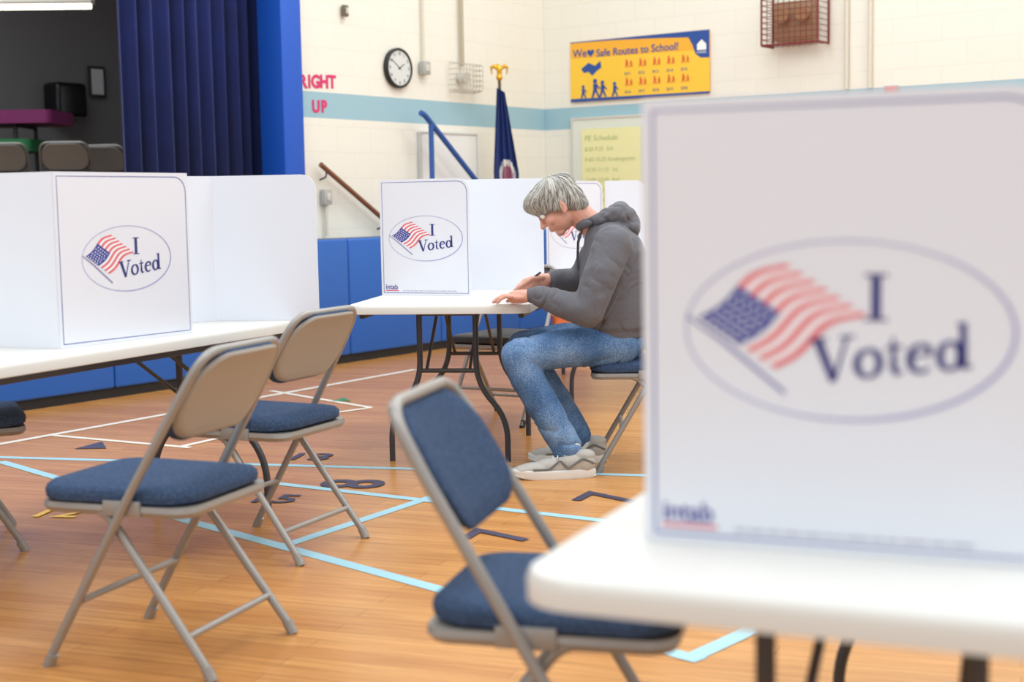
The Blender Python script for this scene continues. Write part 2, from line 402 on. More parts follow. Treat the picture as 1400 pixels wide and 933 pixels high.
# whiteboard
e=empty('whiteboard','white dry-erase board with thin frame on the wall','whiteboard',LWp(4.78,-.025,1.14),HALL)
bm=bmesh.new(); box(bm,(-.38,-.012,0),(.38,.02,.64)); finish(bm,'board',mat('whiteboard_white',(234,235,232),.25),e)
FRM=mat('aluminium_frame',(205,207,205),.4,metal=.2)
def frame(e,x0,x1,z0,z1,w,m):
    bm=bmesh.new()
    o=[(x0-w,z0-w),(x1+w,z0-w),(x1+w,z1+w),(x0-w,z1+w)]; i=[(x0,z0),(x1,z0),(x1,z1),(x0,z1)]
    V={}
    for k,(a,y) in enumerate(((o,-.02),(i,-.02),(i,.02),(o,.02))): V[k]=[bm.verts.new((p[0],y,p[1])) for p in a]
    for k in range(4):
        for j in range(4): bm.faces.new((V[k][j],V[k][(j+1)%4],V[(k+1)%4][(j+1)%4],V[(k+1)%4][j]))
    finish(bm,'frame',m,e,False)
frame(e,-.38,.38,0,.64,.012,FRM)

# blue stair railing and brown handrail
BL=mat('blue_rail_paint',(40,86,160),.4)
e=empty('stair_railing','blue painted steel stair railing beside the stage','railing',LWp(4.3,-.2,.93),HALL)
bm=bmesh.new(); tube(bm,fillet([(-.10,0,1.0),(-.05,0,.985),(.95,0,.20)],.03),.024); finish(bm,'handrail',BL,e)
bm=bmesh.new(); tube(bm,[(.03,0,0),(.03,0,.92)],.022); finish(bm,'post',BL,e)
bm=bmesh.new(); tube(bm,[(.93,0,0),(.93,0,.22)],.022); finish(bm,'post',BL,e)
e=empty('handrail','brown wooden handrail on wall brackets','railing',LWp(3.12,-.08,1.50),HALL)
bm=bmesh.new(); tube(bm,[(0,0,0),(.78,0,-.47)],.02); finish(bm,'rail',mat('brown_wood_rail',(126,78,52),.4),e)
for x in (.06,.72):
    bm=bmesh.new(); tube(bm,fillet([(x,0,-.6*x-.01),(x,0,-.6*x-.06),(x,.07,-.6*x-.08)],.02,3),.007); finish(bm,'bracket',DARKM,e)

# end wall: banner
e=empty('banner','yellow and blue safe routes to school banner on wall','banner',RWp(.31,-.02,2.105),RW)
YB=mat('banner_yellow',(246,200,60),.5); BB=mat('banner_blue',(34,76,152),.5); WB=mat('banner_white',(245,244,238),.5); RB=mat('banner_red',(222,84,56),.5); YB2=mat('banner_orange',(242,176,48),.5)
bm=bmesh.new(); W,H=1.45,.55
box(bm,(0,-.002,0),(W,.006,H))
poly(bm,[(0,-.003,.40),(0,-.003,.02),(W,-.003,.02),(W,-.003,.38)],4)
poly(bm,[(0,-.004,.0),(W,-.004,.0),(W,-.004,.018),(0,-.004,.03)],1)
arcp=[(W*q/14,-.004,H-.008-.060*(q/14)**2) for q in range(0,13)]
poly(bm,[(0,-.004,H)]+arcp+[(W*.885,-.004,H-.12),(W*.905,-.004,H-.20),(W*.94,-.004,H-.235),(W,-.004,H-.24),(W,-.004,H)],1)
def bt(t,x,z,s,mi,b=.0012): text_into(bm,t,s,lambda a,c:(x+a,-.005,z+c),mi,b)
bt('We',.03,.41,.10,1); bt('Safe Routes to School!',.285,.40,.094,1)
hp=[]
for k in range(24):
    t=2*math.pi*k/24; hp.append((.225+.0024*16*math.sin(t)**3,-.005,.44+.0024*(13*math.cos(t)-5*math.cos(2*t)-2*math.cos(3*t)-math.cos(4*t))))
poly(bm,hp,1)
poly(bm,[(.12,-.005,.30),(.20,-.005,.35),(.27,-.005,.32),(.33,-.005,.36),(.34,-.005,.30),(.29,-.005,.27),(.24,-.005,.23),(.20,-.005,.27),(.15,-.005,.26)],1)
def fig(x,z,h,mi):
    cs=[(x+h*.13*math.cos(q*math.pi/5),-.006,z+h*.88+h*.13*math.sin(q*math.pi/5)) for q in range(10)]; poly(bm,cs,mi)
    poly(bm,[(x-h*.12,-.006,z+h*.36),(x+h*.12,-.006,z+h*.36),(x+h*.15,-.006,z+h*.74),(x-h*.12,-.006,z+h*.74)],mi)
    poly(bm,[(x-h*.12,-.006,z+h*.38),(x-h*.24,-.006,z),(x-h*.12,-.006,z),(x+.01,-.006,z+h*.38)],mi)
    poly(bm,[(x,-.006,z+h*.38),(x+h*.18,-.006,z),(x+h*.30,-.006,z),(x+h*.13,-.006,z+h*.38)],mi)
    poly(bm,[(x+h*.1,-.006,z+h*.72),(x+h*.34,-.006,z+h*.48),(x+h*.30,-.006,z+h*.42),(x+h*.05,-.006,z+h*.62)],mi)
for x,h in ((.14,.12),(.27,.17),(.35,.15),(.48,.13)): fig(x,.03,h,1)
for r_ in range(2):
    for c_ in range(5):
        fig(.61+c_*.145,.24-r_*.165+.04,.072,3); fig(.655+c_*.145,.24-r_*.165+.04,.060,3); bt(str(2011+c_+5*r_),.585+c_*.145,.215-r_*.165,.034,1,.0002)
poly(bm,[(1.33,-.007,.38),(1.42,-.007,.38),(1.42,-.007,.43),(1.375,-.007,.47),(1.33,-.007,.43)],2)
bt('SCHOOL',1.325,.352,.024,2,.0002)
finish(bm,'banner_sheet',[YB2,BB,WB,RB,YB],e,False)

# bulletin board
e=empty('bulletin_board','white framed bulletin board on the cream wall','bulletin board',RWp(.34,-.025,.98),RW)
bm=bmesh.new(); box(bm,(0,-.012,0),(1.25,.02,.96)); finish(bm,'board',mat('pale_board',(222,227,214),.6),e)
frame(e,0,1.25,0,.96,.02,mat('pale_frame',(208,208,200),.5))
bm=bmesh.new(); box(bm,(0,-.003,0),(.64,.0,.78)); 
for i,t in enumerate(['PE Schedule','8:50-9:35  5th','9:40-10:25 Kindergarten','10:30-11:15  1st','12:00-12:45  3rd','1:15-2:00  2nd','2:05-2:50  4th']):
    text_into(bm,t,.074 if i==0 else .055,lambda a,c,i=i:(.03+a+c*.15,-.004,.67-i*.095+c),1,-.0002)
o=finish(bm,'yellow_paper_schedule',[mat('yellow_paper',(236,233,174),.7),mat('green_marker',(166,182,116),.6)],None,False,RWp(.34+.10,-.045,1.07),RW)
tag(o,'large yellow paper with handwritten schedule on bulletin board','poster')

# red cage on end wall
e=empty('wall_guard_cage','dark red steel guard cage over a wall light','wire cage',RWp(2.61,-.02,2.45),RW)
RC=mat('dark_red_steel',(118,44,40),.5)
bm=bmesh.new(); w,h,d=.25,.42,.22
for z in (0,h):
    tube(bm,[(-w,0,z),(-w,-d,z),(w,-d,z),(w,0,z)],.010,6)
for x in (-w,w):
    for y in (0,-d): tube(bm,[(x,y,0),(x,y,h)],.010,6)
for i in range(1,10):
    x=-w+2*w*i/10; tube(bm,[(x,-d,0),(x,-d,h)],.0035,5); tube(bm,[(x,-d,0),(x,0,0)],.0035,5); tube(bm,[(x,-d,h),(x,0,h)],.0035,5)
for i in range(1,9):
    z=h*i/9; tube(bm,[(-w,0,z),(-w,-d,z),(w,-d,z),(w,0,z)],.0035,5)
finish(bm,'cage',RC,e)
bm=bmesh.new(); box(bm,(-.2,-.09,.04),(.16,0,.36),.01)
finish(bm,'housing',mat('bronze_lamp_body',(150,118,88),.5),e)
for x in (-.1,.08):
    bm=bmesh.new(); cyl(bm,(x,-.09,.26),(x,-.16,.24),.045,20,r2=.06); finish(bm,'lamp',mat('amber_lens',(176,140,104),.3),e)
for s in (3.02,3.22):
    bm=bmesh.new(); tube(bm,[(0,0,0),(0,0,3.4)],.018); o=finish(bm,'wall_conduit',mat('cream_conduit',(214,208,192),.5),None,True,RWp(s,-.03,2.06))
    tag(o,'thin cream painted vertical conduit on the wall','pipe','vertical conduits on the end wall')
e=empty('alarm_light','small pale red alarm light on the cream wall','alarm',RWp(3.40,-.01,2.00),RW)
bm=bmesh.new(); box(bm,(-.05,-.04,0),(.05,0,.06),.01); finish(bm,'lens',mat('pale_red_plastic',(206,120,112),.4),e)
bm=bmesh.new(); box(bm,(-.06,-.012,-.01),(.06,0,.07),.004); finish(bm,'backplate',GRY,e)

# flag
e=empty('flag','navy state flag on wooden pole with gold eagle','flag',(-.07,12.55,0),0)
bm=bmesh.new(); tube(bm,[(0,0,.05),(0,0,2.25)],.014); finish(bm,'pole',mat('dark_wood_pole',(92,62,40),.4),e)
bm=bmesh.new(); cyl(bm,(0,0,0),(0,0,.05),.16,32,r2=.12); finish(bm,'base',mat('gold_base',(190,150,60),.3,metal=.8),e)
GOLD=mat('gold_metal',(220,170,50),.3,metal=.6)
bm=bmesh.new(); ball(bm,(0,0,2.27),.03); limb(bm,[(0,0,2.29),(0,0,2.34),(-.01,0,2.375),(-.03,0,2.375)],[.02,.026,.016,.008])
for sx in (-1,1): limb(bm,[(0,0,2.33),(sx*.045,0,2.37),(sx*.07,0,2.36),(sx*.065,0,2.30)],[.014,.016,.012,.006])
limb(bm,[(0,0,2.30),(0,.02,2.27)],[.02,.01]); me=remesh(bm,.005,2); obj_from(me,'eagle_finial',GOLD,e)
bm=bmesh.new(); rows=60; colsn=48; G=[]
for j in range(rows+1):
    z=2.18-1.15*j/rows; wd=.035+.075*min(1,j/rows*1.6); row=[]
    for i in range(colsn+1):
        t=i/colsn; x=(t-.35)*2*wd+.02*j/rows; y=-.03+.035*math.sin(t*22+j*.03)*(.4+.6*j/rows)-.02
        row.append(bm.verts.new((x,y,z-.04*t*(1-j/rows))))
    G.append(row)
for j in range(rows):
    for i in range(colsn):
        f=bm.faces.new((G[j][i],G[j][i+1],G[j+1][i+1],G[j+1][i])); cx=(i-26)/16; cz=(j-40)/9; q=cx*cx+cz*cz
        f.material_index= 1 if q<1 and q>.45 else (2 if q<=.45 and (i+j)%3 else (3 if q<=.45 else 0))
finish(bm,'flag_cloth',[mat('navy_flag',(26,48,110),.7),mat('flag_white',(225,225,220),.7),mat('flag_red',(180,60,60),.7),mat('flag_light_blue',(110,150,190),.7)],e)

# orange crate far away
e=empty('storage_crate','orange plastic storage crate on the gym floor','crate',(.52,12.2,0),.1)
bm=bmesh.new(); loft(bm,[[(x,y,z) for x,y in rr(w,w*.7,.03)] for z,w in ((0,.30),(.20,.34))]); finish(bm,'body',mat('orange_plastic',(222,120,66),.5),e)
bm=bmesh.new(); loft(bm,[[(x,y,z) for x,y in rr(w,w*.7,.03)] for z,w in ((.20,.35),(.22,.36))]); finish(bm,'rim',MATS['orange_plastic'],e)

# ---------------------------------------------------------------- folding chairs
LP=[(0,.22),(.46,-.045),(.70,-.190),(.825,-.262)]
def lean(z):
    for (a,ya),(b,yb) in zip(LP,LP[1:]):
        if z<=b: return ya+(yb-ya)*(z-a)/(b-a)
    return LP[-1][1]
def build_chair(label,backcol,loc,rot,seatm):
    e=empty('folding_chair',label,'chair',loc,rot)
    R_=.0118
    bm=bmesh.new()
    p=[(-.225,.22,.01),(-.222,-.045,.46),(-.208,-.190,.70),(-.192,-.262,.825),(.192,-.262,.825),(.208,-.190,.70),(.222,-.045,.46),(.225,.22,.01)]
    tube(bm,fillet(p,[0,.06,.03,.115,.115,.03,.06,0],10),R_,12)
    finish(bm,'back_frame',CHM,e)
    bm=bmesh.new(); tube(bm,[(-.215,.115,.18),(.215,.115,.18)],.009,10); finish(bm,'crossbar',CHM,e)
    for sx in (-1,1):
        bm=bmesh.new(); tube(bm,fillet([(sx*.195,.12,.425),(sx*.195,.04,.41),(sx*.208,-.26,.01)],[0,.03,0],4),R_,12)
        finish(bm,'leg',CHM,e)
        bm=bmesh.new(); box(bm,(sx*.208-.006,-.07,.405),(sx*.208+.006,.04,.445),.003); finish(bm,'hinge',CHM,e)
    bm=bmesh.new(); tube(bm,[(-.2,-.19,.105),(.2,-.19,.105)],.009,10)
    finish(bm,'crossbar',CHM,e)
    for sx in (-1,1):
        for y,x in ((.22,.225),(-.26,.208)):
            s_=1 if y>0 else -1
            bm=bmesh.new(); cyl(bm,(sx*x,y,0),(sx*x,y-.018*s_,.035),.0150,14); finish(bm,'foot_cap',CHM if backcol[0]!=BLK else BLK,e)
    bm=bmesh.new(); loft(bm,[[(x,y+.02,z) for x,y in rr(w,h,.05)] for z,w,h in ((.412,.38,.41),(.405,.405,.44),(.418,.42,.455),(.432,.415,.45))]); finish(bm,'seat_pan',CHM,e)
    bm=bmesh.new(); N=8
    def seat_ring(z,i): 
        out=[]
        for x,y in rr(.42-2*i,.46-2*i,.085-i*.4,N):
            k=1+.05*(y/.2); out.append((x*k,y+.022,z+(.006*(y/.2)**2)))
        return out
    loft(bm,[seat_ring(z,i) for z,i in ((.430,.012),(.436,.002),(.449,0),(.462,.003),(.472,.013),(.479,.040),(.482,.10))])
    finish(bm,'seat',seatm,e)
    def bring(off,ins):
        out=[]
        for x,h in rr(.392-2*ins,.228-2*ins,.095-ins*.8,8):
            z=.706+h; out.append((x*(1-.25*(z-.7)),lean(z)+off-.034*(1-(x/.19)**2),z))
        return out
    bm=bmesh.new(); loft(bm,[bring(o_,i) for o_,i in ((-.012,.024),(-.016,.010),(-.010,.003),(0,.003),(.002,.008))]); finish(bm,'backrest',backcol[0],e)
    bm=bmesh.new(); loft(bm,[bring(o_,i) for o_,i in ((.000,.002),(.008,-.003),(.018,-.001),(.026,.012),(.031,.040),(.032,.080))]); finish(bm,'back_cushion',backcol[1],e)
    return e
def dup(src,loc,rot,label):
    r=src.copy(); COL.objects.link(r); r.location=loc; r.rotation_euler=(0,0,rot); r["label"]=label
    for c in [c for c in bpy.data.objects if c.parent==src]:
        k=c.copy(); COL.objects.link(k); k.parent=r
    return r
rd=math.radians
grp='folding chairs in the voting area'
c1=build_chair('taupe metal folding chair with padded blue seat, empty, beside booth table',(CHB,FAB),(-.935,3.735,0),rd(70),FAB)
chs=[c1]
chs.append(dup(c1,(-.855,4.89,0),rd(65),'taupe metal folding chair with blue seat tucked at white table'))
chs.append(dup(c1,(-2.00,4.98,0),rd(-65.6),'taupe folding chair with blue seat on far side of table'))
chs.append(dup(c1,(.60,6.33,0),rd(86),'taupe metal folding chair with blue seat under seated man'))
chs.append(dup(c1,(.080,2.60,0),rd(-104),'taupe folding chair with blue padded back and seat, pulled out'))
BSV=mat('black_seat_vinyl',(44,44,50),.45)
c6=build_chair('folding chair with black seat at the end of the table',(BLK,BSV),(-.04,7.70,0),rd(150),BSV)
chs.append(c6)
SG='folding chairs stored on the stage'
for (x,y,r_) in ((-4.36,12.4,15),(-3.80,12.4,8),(-3.60,13.1,-10)):
    c=dup(c1,(x,y,.93),rd(r_),'taupe metal folding chair standing on the stage'); c["group"]=SG
for c in chs: c["group"]=grp

# ---------------------------------------------------------------- folding tables
def build_table(label,loc,rot,L=1.83,Wd=.76,br=.42):
    e=empty('folding_table',label,'table',loc,rot)
    bm=bmesh.new(); N=8
    loft(bm,[[(x,y,z) for x,y in rr(Wd-2*i,L-2*i,.075-i*.3,N)] for z,i in ((.700,.012),(.697,.006),(.699,0),(.725,-.001),(.736,.003),(.7395,.009),(.74,.02))])
    finish(bm,'table_top',TABLE,e)
    for sy in (-1,1):
        y=sy*(L/2-.25)
        bm=bmesh.new()
        tube(bm,fillet([(-.27,y,0),(-.27,y,.20),(-.13,y,.36),(-.13,y,.685),(.13,y,.685),(.13,y,.36),(.27,y,.20),(.27,y,.0)],[0,.10,.12,.02,.02,.12,.10,0],8),.0135,12)
        finish(bm,'leg',DARKM,e)
        bm=bmesh.new(); tube(bm,[(-.13,y,.42),(.13,y,.42)],.010,10); finish(bm,'crossbar',DARKM,e)
        bm=bmesh.new(); tube(bm,fillet([(-.10,y,.42),(-.10,y-sy*br,.685),(.10,y-sy*br,.685),(.10,y,.42)],.02),.008,8)
        finish(bm,'brace',DARKM,e)
    for sx in (-1,1):
        bm=bmesh.new(); box(bm,(sx*(Wd/2-.05)-.012,-L/2+.1,.672),(sx*(Wd/2-.05)+.012,L/2-.1,.70),.003); finish(bm,'rail',DARKM,e)
    return e
tA=build_table('white plastic folding table holding a voting booth, close up',(.698,2.340,0),rd(-23))
tB=build_table('white plastic folding table with two voting booths on it',(-1.484-.305*.413,4.973-.305*.911,0),rd(-24.4),2.44)
a8=rd(-8)
tM=build_table('white plastic folding table where a man writes',(-.735+.41*math.cos(a8)-.62*math.sin(a8),6.27+.41*math.sin(a8)+.62*math.cos(a8),0),a8,1.24,.82,.30)
tC=build_table('white folding table behind, holding another voting booth',(.62,9.05,0),rd(0))

# ---------------------------------------------------------------- voting booths
TH=.005; BH=.56
def ribbon(bm,pts,ws,mapf,mi):
    n=len(pts); L=[];Rr=[]
    for i in range(n):
        a=Vector(pts[max(i-1,0)]);b=Vector(pts[min(i+1,n-1)]); d=(b-a); d.normalize(); s=Vector((-d.y,d.x))
        w=ws[i] if isinstance(ws,(list,tuple)) else ws
        p=Vector(pts[i]); L.append(bm.verts.new(mapf(*(p+s*w/2)))); Rr.append(bm.verts.new(mapf(*(p-s*w/2))))
    for i in range(n-1):
        f=bm.faces.new((L[i],L[i+1],Rr[i+1],Rr[i])); f.material_index=mi
def emblem_mesh(W,maker=True):
    bm=bmesh.new(); cx=W*.5+.004; cz=.275; k=.000867
    def M(off): return lambda X,Y:(cx+(X-1170)*k,-TH/2-off,cz-(Y-447)*k)
    pts=[(1170+225*math.cos(2*math.pi*i/72),447-125*math.sin(2*math.pi*i/72)) for i in range(73)]
    ribbon(bm,pts,[2.6+3.0*max(0,math.cos(2*math.pi*i/72+.5)) for i in range(73)],M(.0006),3)
    def fp(s,t,off):
        wv=9*math.sin(t*7.0+.3)*(.35+t)
        X=962+s*112+t*122+wv*.5; Y=430+s*72-t*84+wv*.7
        return M(off)(X,Y)
    nt_=14
    for j in range(13):
        s0=j/13;s1=(j+1)/13
        for i in range(nt_):
            t0=i/nt_;t1=(i+1)/nt_
            poly(bm,[fp(s0,t0,.0007),fp(s1,t0,.0007),fp(s1,t1,.0007),fp(s0,t1,.0007)],1 if j%2==0 else 2)
    for i in range(7):
        t0=i/14;t1=(i+1)/14
        poly(bm,[fp(0,t0,.0011),fp(.54,t0,.0011),fp(.54,t1,.0011),fp(0,t1,.0011)],6)
    for a in range(5):
        for b in range(6):
            s=.06+.42*(a+.5*(b%2)*.8)/4.6; t=.04+.42*b/5.4
            c=Vector(fp(s,t,.0015)); r=.0036
            poly(bm,[(c.x+r*(1 if q%2==0 else .45)*math.sin(math.pi*q/5),c.y,c.z+r*(1 if q%2==0 else .45)*math.cos(math.pi*q/5)) for q in range(10)],2)
    ribbon(bm,[(945,428),(1000,466),(1088,537)],[3,5,5],M(.0013),8)
    m=M(.001)
    ribbon(bm,[(1213,368),(1213,432)],13,m,0); ribbon(bm,[(1197,369.5),(1229,369.5)],3.5,m,0); ribbon(bm,[(1197,430.5),(1229,430.5)],3.5,m,0)
    ca,sa=math.cos(.12),math.sin(.12)
    def T(x,y):
        x*=1.04;y*=1.04
        return m(1122+x*ca-y*sa*.2, 522-(x*sa+y*ca))
    ribbon(bm,[(12,60),(33,0)],[12,10],T,0); ribbon(bm,[(52,60),(33,0)],[4,5],T,0); ribbon(bm,[(0,58.5),(25,58.5)],3.5,T,0); ribbon(bm,[(42,58.5),(62,58.5)],3.5,T,0)
    def arc(x,y,rx,ry,a0,a1,n=24): return [(x+rx*math.cos(math.radians(a0+(a1-a0)*i/n)),y+ry*math.sin(math.radians(a0+(a1-a0)*i/n))) for i in range(n+1)]
    def aw(a0,a1,n=24): return [4+6*abs(math.cos(math.radians(a0+(a1-a0)*i/n))) for i in range(n+1)]
    ribbon(bm,arc(79,20,15,18,0,360),aw(0,360),T,0)
    ribbon(bm,[(112,52),(112,10),(115,3),(124,4)],[3,9,7,3],T,0); ribbon(bm,[(102,38),(124,38)],4,T,0)
    ribbon(bm,arc(147,20,14,18,15,320),[5,5]+aw(15,320)[2:-2]+[3,2],T,0); ribbon(bm,[(134,24),(161,24)],3.5,T,0)
    ribbon(bm,arc(184,20,13,18,0,360),aw(0,360),T,0); ribbon(bm,[(201,62),(201,2)],9,T,0); ribbon(bm,[(193,60.5),(202,60.5)],3.5,T,0); ribbon(bm,[(200,3),(211,3)],4,T,0)
    i_=.012; x0,x1,z0,z1=i_,W-i_,.012,BH-.014; r=.05
    bp=[(x0,z0),(x0,z1)]+[(x1-r+r*math.sin(math.radians(a)),z1-r+r*math.cos(math.radians(a))) for a in range(0,91,15)]+[(x1,z0),(x0,z0)]
    ribbon(bm,bp,.0028,lambda X,Y:(X,-TH/2-.0006,Y),4)
    if maker:
        text_into(bm,'intab',.034,lambda a,c:(.021+a*1.0,-TH/2-.0006,.030+c),7,.0006)
        ribbon(bm,[(.021,.023),(.093,.023)],.0042,lambda X,Y:(X,-TH/2-.0006,Y),9)
        x=.115
        rnd=random.Random(3)
        while x<W-.09:
            w=rnd.uniform(.008,.03); ribbon(bm,[(x,.022),(x+w,.022)],.003,lambda X,Y:(X,-TH/2-.0006,Y),5); x+=w+.004
    return bm
def build_booth(label,loc,panels):
    e=empty('voting_booth',label,'voting booth',loc)
    for (x,y,ang,W,prt,rnd_) in panels:
        bm=bmesh.new(); out=[(0,0),(W,0)]
        if rnd_: out+=[(W-.055+.055*math.cos(math.radians(a)),BH-.055+.055*math.sin(math.radians(a))) for a in range(0,91,15)]
        else: out+=[(W,BH)]
        out+=[(0,BH)]
        loft(bm,[[(px,py,pz) for px,pz in out] for py in (-TH/2,TH/2)])
        o=finish(bm,'panel',WHITE_SHEET,e,False,(x,y,0),ang)
        if prt:
            finish(emblem_mesh(W,prt==1),'printed_emblem',[NAVY,REDP,WHITEP,OVALP,NAVYF,GREYP,CANT,INTB,mat('pole_print',(132,132,184),.5),INTR],o,False)
    return e
ZT=.7405
def ang(dx,dy): return math.atan2(dy,dx)
VG='white voting booths on the tables'
b1=build_booth('white folding privacy booth printed with I Voted flag emblem, close up',(.170,1.80,ZT),[(0,0,rd(-22),.49,1,1),(0,.004,rd(62),.50,0,0)])
b2=build_booth('white privacy booth printed with I Voted flag emblem beside empty chairs',(-1.435,4.50,ZT),[(0,0,ang(.305,.49),.585,2,0),(-.002,.0,ang(-.9,.36),.42,0,0)])
b3=build_booth('open white privacy booth showing its blank inner panels',(-1.150,5.53,ZT),[(0,0,ang(.396,-.045),.41,0,1),(.001,0,ang(-.36,-.30),.36,0,0)])
b4=build_booth('white privacy booth with I Voted emblem around the writing man',(-.63,6.95,ZT),[(0,0,ang(.44,-.18),.475,1,1),(0,.004,ang(.13,.38),.39,0,0),(.122,.37,ang(.7,-.14),.69,0,0)])
b5=build_booth('second white privacy booth with I Voted emblem, farther table',(.26,8.25,ZT),[(-.05,-.02,ang(.32,.26),.44,2,1),(.31,.27,ang(.3,-.05),.24,0,1)])
for b in (b1,b2,b3,b4,b5): b["group"]=VG

bm=bmesh.new(); box(bm,(-.11,-.14,0),(.11,.14,.001)); o=finish(bm,'ballot_paper',WHITEP,None,False,(-.05,6.42,.7408),rd(-12)); tag(o,'white paper ballot lying on the table under hands','paper')

# ---------------------------------------------------------------- man
man=empty('person','grey-haired man in grey hoodie and jeans seated, writing on ballot','person',(.47,6.3,0),0)
OX,OY=.47,6.3
def B(x,y,z): return Vector((x-OX,y-OY,z))
SKIN=mat('skin',(214,158,138),.5,var=.06,vs=30)
HOOD=mat('grey_fleece',(100,100,106),.95,var=.12,vs=160,bump=.15,bs=300,sheen=.1)
JEAN=denim_mat()
HAIR=mat('grey_hair',(146,143,136),.6,var=.12,vs=60)
hc=Vector((.208-OX,6.27-OY,1.158)); ah=rd(42)
F_=Vector((-math.cos(ah),-.10,-math.sin(ah))).normalized(); U_=Vector((-math.sin(ah),0,math.cos(ah))); L_=U_.cross(F_).normalized(); U_=F_.cross(L_).normalized()
HM=Matrix((( F_.x,L_.x,U_.x),(F_.y,L_.y,U_.y),(F_.z,L_.z,U_.z)))
def hp_(f,l,u): return hc+HM@Vector((f,l,u))
def hball(bm,f,l,u,r): ball(bm,hp_(f,l,u),r,rot=HM,seg=20)
bm=bmesh.new()
hball(bm,-.012,0,.03,(.096,.074,.083)); hball(bm,.028,0,-.035,(.062,.058,.072)); hball(bm,.012,0,-.055,(.06,.054,.045))
hball(bm,.060,0,-.092,(.025,.028,.018)); hball(bm,.074,0,.035,(.018,.046,.014))
limb(bm,[hp_(.086,0,.018),hp_(.096,0,-.005),hp_(.109,0,-.024)],[.007,.008,.010]); hball(bm,.098,.010,-.027,(.009,.007,.007)); hball(bm,.098,-.010,-.027,(.009,.007,.007))
hball(bm,.087,0,-.052,(.010,.020,.005)); hball(bm,.086,0,-.063,(.010,.018,.006))
for s in (-1,1):
    hball(bm,.064,s*.036,-.022,(.024,.022,.024))
    hball(bm,-.008,s*.080,-.010,(.018,.008,.031)); hball(bm,-.014,s*.087,.003,(.012,.006,.020)); hball(bm,.0,s*.081,-.035,(.008,.006,.010))
limb(bm,[hp_(-.045,0,-.03),B(.33,6.29,1.10),B(.42,6.3,1.03)],[.058,.058,.068])
limb(bm,[B(.42,6.3,1.0),B(.46,6.3,.85),B(.46,6.3,.60)],[.09,.11,.11])
limb(bm,[B(.43,6.12,.99),B(.32,6.03,.71),B(.09,6.13,.778)],[.05,.040,.027])
limb(bm,[B(.43,6.47,.99),B(.32,6.60,.80),B(.20,6.53,.825)],[.05,.040,.027])
def finger(p,r): limb(bm,p,r,12)
# near hand steadies the paper, palm down
limb(bm,[B(.085,6.13,.778),B(.045,6.135,.775),B(.01,6.14,.772)],[.026,.030,.028])
ball(bm,B(.035,6.14,.771),(.048,.041,.020)); 
for (dy,l) in ((-.033,.060),(-.011,.074),(.012,.078),(.034,.070)):
    k=B(.0,6.14+dy,.776); finger([k,k+Vector((-l*.45,dy*.15,.002)),k+Vector((-l*.78,dy*.2,-.010)),k+Vector((-l,dy*.2,-.024))],[.0098,.0090,.0083,.0072])
finger([B(.06,6.165,.768),B(.03,6.19,.763),B(.0,6.20,.757),B(-.018,6.202,.752)],[.013,.0105,.0095,.008])
# far hand grips the pen above the paper
limb(bm,[B(.205,6.53,.825),B(.165,6.51,.828),B(.130,6.49,.820)],[.026,.028,.026])
ball(bm,B(.142,6.495,.822),(.042,.026,.034))
pt0=B(-.035,6.385,.747); pt1=B(.135,6.455,.862); pd=(pt1-pt0).normalized()
g=pt0+pd*.060
for i,(dy,dz,l) in enumerate(((-.016,.020,1),(-.020,.004,1),(-.016,-.012,.95),(-.006,-.028,.9))):
    k=B(.116,6.478+dy*.8,.822+dz)
    tip=g+Vector((.002+.012*i,.002+.006*i,.004-.009*i))
    mid=k.lerp(tip,.45)+Vector((-.006,-.014,.014-.004*i)); m2=k.lerp(tip,.78)+Vector((-.006,-.004,.005))
    finger([k,mid,m2,tip],[.010,.0092,.0085,.0075])
finger([B(.142,6.468,.838),B(.095,6.438,.836),g+pd*.03+Vector((0,-.012,.006)),g+pd*.004+Vector((0,-.009,.003))],[.013,.0108,.0098,.0085])
limb(bm,[B(.46,6.3,.62),B(.46,6.3,.56)],[.11,.11])
for (h,k,a_) in ((B(.47,6.2,.545),B(.055,6.10,.515),B(.235,6.06,.12)),(B(.47,6.4,.545),B(.075,6.36,.525),B(.29,6.38,.12))):
    limb(bm,[h,k,a_],[.065,.040,.034])
me=remesh(bm,.0040,3)
obj_from(me,'body',SKIN,man)
for s in (-1,1):
    bm=bmesh.new(); ball(bm,hp_(.0795,s*.031,.012),.0125); ball(bm,hp_(.0875,s*.031,.010),.0062,mi=1); finish(bm,'eye',[mat('eye_white',(235,232,228),.3),mat('eye_iris',(60,70,80),.2)],man)
    bm=bmesh.new(); limb(bm,[hp_(.087,s*.015,.036),hp_(.090,s*.032,.041),hp_(.078,s*.050,.036)],[.004,.005,.003],8); finish(bm,'eyebrow',HAIR,man)
